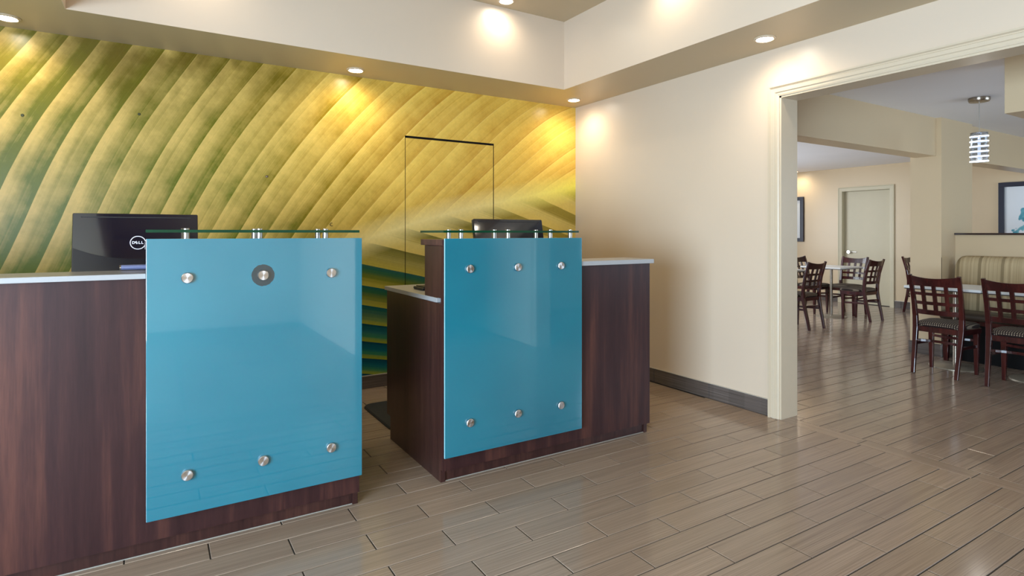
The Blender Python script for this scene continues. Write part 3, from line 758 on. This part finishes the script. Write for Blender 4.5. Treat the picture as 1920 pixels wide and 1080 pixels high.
# ------------------------------------------------------------------ dining chairs
def make_chair():
    """origin between the back feet, sitter looks to +y"""
    r = thing('dining_chair', '', 'chair', group='mahogany lattice-back dining chairs')
    W = M['chair_wood']
    def post(s):
        P = [(.163, -.004, 0), (.166, .018, .12), (.171, .052, .28), (.174, .072, .40), (.176, .070, .50), (.180, .045, .66), (.183, .010, .79), (.185, -.014, .868)]
        return MB().sweep([(s*a, b, c) for a, b, c in P], [.030, .032, .036, .040, .038, .034, .032, .028], [.028, .030, .034, .038, .034, .028, .026, .024], (0, 1, 0))
    def yb(z): return float(np.interp(z, [.28, .40, .50, .66, .79, .868], [.052, .072, .070, .045, .010, -.014]))
    def xb(z): return float(np.interp(z, [.28, .40, .50, .66, .79, .868], [.171, .174, .176, .180, .183, .185]))
    for s in (-1, 1): post(s).build('back_post', W, r, bevel=.004)
    def rail(z0, z1, dip, th=.018, n=12, bow=.030):
        rings = []
        for i in range(n+1):
            u = -1+2*i/n; x = u*(xb((z0+z1)/2)-.010); bo = -bow*(1-u*u)
            zz1 = z1-dip*(1-u*u); y0, y1 = yb(z0)+bo, yb(zz1)+bo
            rings.append([(x, y0-th/2, z0), (x, y0+th/2, z0), (x, y1+th/2, zz1), (x, y1-th/2, zz1)])
        return MB().loft(rings, True)
    rail(.772, .862, .020, .022).build('top_rail', W, r, bevel=.002)
    rail(.690, .717, 0).build('lattice_rail', W, r); rail(.608, .636, 0).build('lattice_rail', W, r)
    rail(.520, .563, 0, .02).build('bottom_rail', W, r, bevel=.002)
    for u in (-.5, 0, .5):
        P = []
        for z in (.545, .62, .70, .785): P.append((u*(xb(z)-.005), yb(z)-.030*(1-u*u), z))
        MB().sweep(P, .030, .014, (0, 1, 0)).build('lattice_slat', W, r)
    for s in (-1, 1):
        MB().sweep([(s*.172, .366, 0), (s*.172, .366, .20), (s*.172, .362, .395)], [.026, .034, .040], [.026, .034, .040], (0, 1, 0)).build('front_leg', W, r, bevel=.003)
        MB().sweep([(s*.170, .050, .255), (s*.172, .355, .245)], .016, .026, (0, 0, 1)).build('side_stretcher', W, r, bevel=.003)
    n = 10
    MB().sweep([(-.165+.33*i/n, .052+.045*(1-(2*i/n-1)**2), .285) for i in range(n+1)], .020, .022, (0, 0, 1)).build('rear_stretcher', W, r, bevel=.002)
    MB().sweep([(-.165+.33*i/n, .360-.045*(1-(2*i/n-1)**2), .300) for i in range(n+1)], .020, .022, (0, 0, 1)).build('front_stretcher', W, r, bevel=.002)
    # apron under the seat
    ap = MB(); sq = [(-.176, .070), (.176, .070), (.192, .380), (-.192, .380)]
    for i in range(4):
        a, b = sq[i], sq[(i+1) % 4]; ap.sweep([(a[0], a[1], .387), (b[0], b[1], .387)], .022, .046, (0, 0, 1))
    ap.build('seat_frame', W, r, bevel=.002)
    # cushion: superellipse dome
    rings = []
    for k_, (s, z) in enumerate(((.96, .4105), (1.0, .420), (1.0, .434), (.975, .444), (.90, .452), (.72, .458), (.4, .461), (.05, .462))):
        ring = []
        for i in range(36):
            a = 2*PI*i/36; ca, sa = math.cos(a), math.sin(a); e = .42
            X = math.copysign(abs(ca)**e, ca); Y = math.copysign(abs(sa)**e, sa)
            wdt = .196+.012*Y
            ring.append((X*wdt*s, .242+Y*.185*s, z))
        rings.append(ring)
    MB().loft(rings, True, True).build('seat', M['seat'], r)
    return r
ch = make_chair(); FIRST = []
q = PI/2
place(ch, (5.735, 2.345, 0), -q, 'mahogany lattice-back chair at white table by the banquette, nearest the beige pier', FIRST)
place(ch, (5.710, 1.800, 0), -q, 'mahogany lattice-back chair cut by the right edge of the photo, facing the banquette', FIRST)
place(ch, (7.222, 4.272, 0), 0, 'mahogany lattice-back chair in the back room nearest the opening jamb, back to us', FIRST)
place(ch, (8.590, 4.222, 0), 0, 'mahogany lattice-back chair before the far door, near side of the middle table', FIRST)
place(ch, (9.215, 4.840, 0), q, 'mahogany lattice-back chair behind the middle table, against the far door, turned sideways', FIRST)
place(ch, (8.755, 5.475, 0), PI, 'mahogany lattice-back chair on far side of the middle table below the left picture', FIRST)
place(ch, (10.155, 4.500, 0), PI, 'mahogany lattice-back chair half hidden by the beige pier at the far wall', FIRST)

# ------------------------------------------------------------------ tables
def make_table():
    r = thing('pedestal_table', '', 'table', group='square pedestal dining tables')
    m = MB().cbox(-.30, .30, -.30, .30, .722, .745, .003); m.build('tabletop', M['table_white'], r)
    MB().box(-.296, .296, -.296, .296, .714, .7215).build('edge_band', M['table_edge'], r)
    MB().box(-.16, .16, -.02, .02, .700, .7135).box(-.02, .02, -.16, -.021, .700, .7135).box(-.02, .02, .021, .16, .700, .7135).build('top_bracket', M['black_matte'], r)
    MB().lathe([(.020, .022), (.020, .6995)], n=20).build('pedestal', M['nickel'], r)
    MB().lathe([(.205, .0), (.205, .006), (.19, .012), (.06, .020), (.04, .024), (0, .024)], n=36).build('base_plate', M['base_metal'], r)
    return r
tb = make_table()
place(tb, (6.300, 2.405, 0), 0, 'white square table in front of the banquette, next to the beige pier', FIRST)
place(tb, (6.300, 1.800, 0), 0, 'white square table by the banquette, cut by the right edge of the photo', FIRST)
place(tb, (8.530, 4.820, 0), 0, 'white square table in the back room before the far door', FIRST)
place(tb, (7.150, 4.870, 0), 0, 'white square table in the back room, mostly hidden behind the opening jamb', FIRST)

# ------------------------------------------------------------------ banquette
bq = thing('banquette', 'striped beige upholstered banquette against the half wall beside the pier', 'booth seat', (6.75, 1.4, 0))
by0, by1 = 0.35-1.4, 2.615-1.4
def banq(prof, y0, y1, rad, name, mat):
    """profile (x,z) pulled along y, outline drawn in at both ends so that the ends are rounded"""
    cx = sum(p[0] for p in prof)/len(prof); cz = min(p[1] for p in prof)
    rings = []
    for dy_, s in ((0, 1-rad*2.2), (.012, 1-rad*1.0), (.035, 1-rad*.3), (.07, 1.0)):
        rings.append([(cx+(p[0]-cx)*(.5+.5*s), y0+dy_, cz+(p[1]-cz)*s) for p in prof])
    rings += [[(a[0], y1-(a[1]-y0), a[2]) for a in rg] for rg in rings[::-1]]
    return MB().loft(rings, True, True).build(name, mat, bq)
back = [(.235, .44), (.04, .44), (.055, .60), (.075, .80), (.09, .93), (.115, .985), (.16, 1.008), (.205, 1.0), (.235, .97)]
banq(back, by0, by1, .05, 'backrest', M['stripe'])
seat = [(.04, .41), (-.235, .41), (-.250, .43), (-.250, .455), (-.235, .475), (-.15, .484), (.05, .480)]
banq(seat, by0, by1, .03, 'seat', M['vinyl'])
MB().box(-.22, .23, by0+.02, by1-.02, .37, .409).build('seat_rail', M['chair_wood'], bq)
MB().box(-.10, .23, by0+.03, by1-.10, .0, .369).build('base', M['black_wood'], bq)
for yy in (by1-.04, by0+.04):
    MB().sweep([(-.205, yy, .0), (-.205, yy, .20), (-.205, yy, .369)], [.034, .05, .062], [.034, .05, .062], (0, 1, 0)).build('leg', M['chair_wood'], bq, bevel=.003)

# ------------------------------------------------------------------ pendant lamp
pe = thing('pendant_lamp', 'nickel pendant lamp with banded glass cylinder shade hanging over the white table', 'pendant lamp', (5.995, 2.117, ZD))
MB().lathe([(.0, 0), (.076, 0), (.076, -.022), (.070, -.034), (.0, -.038)], n=32).build('canopy', M['nickel'], pe)
MB().tube([(0, 0, -.035), (0, 0, -.30)], .0028, 8).build('cord', M['steel'], pe)
MB().lathe([(.008, -.29), (.016, -.295), (.016, -.33), (.010, -.335)], n=18).build('socket', M['chrome'], pe)
MB().lathe([(.011, -.34), (.011, -.535), (0, -.54)], n=14).build('lamp_tube', M['lamp_tube'], pe)
sg = MB(); sg.loft([[(r_*math.cos(2*PI*i/32), r_*math.sin(2*PI*i/32), z) for i in range(32)] for r_, z in ((.062, -.300), (.062, -.549), (.059, -.549), (.059, -.300), (.062, -.300))], False, True)
shade = sg.build('glass_shade', M['lamp_glass'], pe)
MB().lathe([(.010, -.302), (.061, -.3015), (.061, -.299), (.010, -.299)], n=24).build('shade_cap', M['nickel'], pe)
for i in range(6):
    z = -.325-.0425*i
    b = MB(); b.loft([[(r_*math.cos(2*PI*k/32), r_*math.sin(2*PI*k/32), zz+.004*math.cos(2*PI*k/32)) for k in range(32)] for r_, zz in ((.0632, z), (.0655, z), (.0655, z-.010), (.0632, z-.010), (.0632, z))], False, True)
    b.build('shade_band', M['lamp_band'], pe)
pl_ = D.lights.new('pendant_glow', 'POINT'); pl_.energy = 1.5; pl_.color = (1, .95, .88); pl_.shadow_soft_size = .05
po = D.objects.new('pendant_glow', pl_); COL.objects.link(po); po.parent = pe; po.location = (0, 0, -.62)

# ------------------------------------------------------------------ framed pictures on the far wall
def art(name, seed, dense, ink, pale):
    t = NT(name); p = t.mapped((1, 1, 1), loc=(seed, seed*1.7, seed*.6)); n = t.noise(p, 3.4, 3, .5); n2 = t.noise(p, 9.0, 4, .6)
    sp = t.n('ShaderNodeSeparateXYZ'); t.l(t.coord('Object'), sp.inputs[0])
    n = t.math('ADD', n, t.math('MULTIPLY_ADD', sp.outputs[1], -0.62, t.math('MULTIPLY_ADD', sp.outputs[2], -0.28, 0.07)))
    f = t.ramp(n, [(dense, (0,0,0,1)), (dense+.015, (1,1,1,1))])
    c = t.mix(t.ramp(n2, [(.4, (0,0,0,1)), (.6, (1,1,1,1))]), ink, pale)
    return t.set(t.mix(f, rgb(232, 236, 240), c), .6)
def picture(label, y0, y1, z0, z1, mat):
    r = thing('framed_picture', label, 'picture', (XF-.0015, (y0+y1)/2, (z0+z1)/2))
    hy, hz = (y1-y0)/2, (z1-z0)/2; f = .066
    m = MB()
    for a, b, c_, d in ((-hy, hy, hz-f, hz), (-hy, hy, -hz, -hz+f), (-hy, -hy+f, -hz+f, hz-f), (hy-f, hy, -hz+f, hz-f)): m.box(-.035, 0, a, b, c_, d)
    m.build('frame', M['frame'], r, bevel=.002)
    MB().box(-.014, -.010, -hy+f-.002, hy-f+.002, -hz+f-.002, hz-f+.002).build('art_print', mat, r)
    MB().box(-.018, -.0165, -hy+f-.001, hy-f+.001, -hz+f-.001, hz-f+.001).build('glazing', M['white_glass'], r)
picture('dark-framed picture left of the far door, cut by the opening jamb', 6.413, 7.26, 1.074, 1.92, art('grey_sketch_print', 4.2, .88, rgb(120, 140, 150), rgb(70, 80, 92)))
picture('dark-framed teal abstract picture above the half wall at the right edge', 2.60, 3.446, 1.115, 1.963, art('teal_abstract_print', 1.3, .58, rgb(52, 140, 160), rgb(120, 186, 196)))
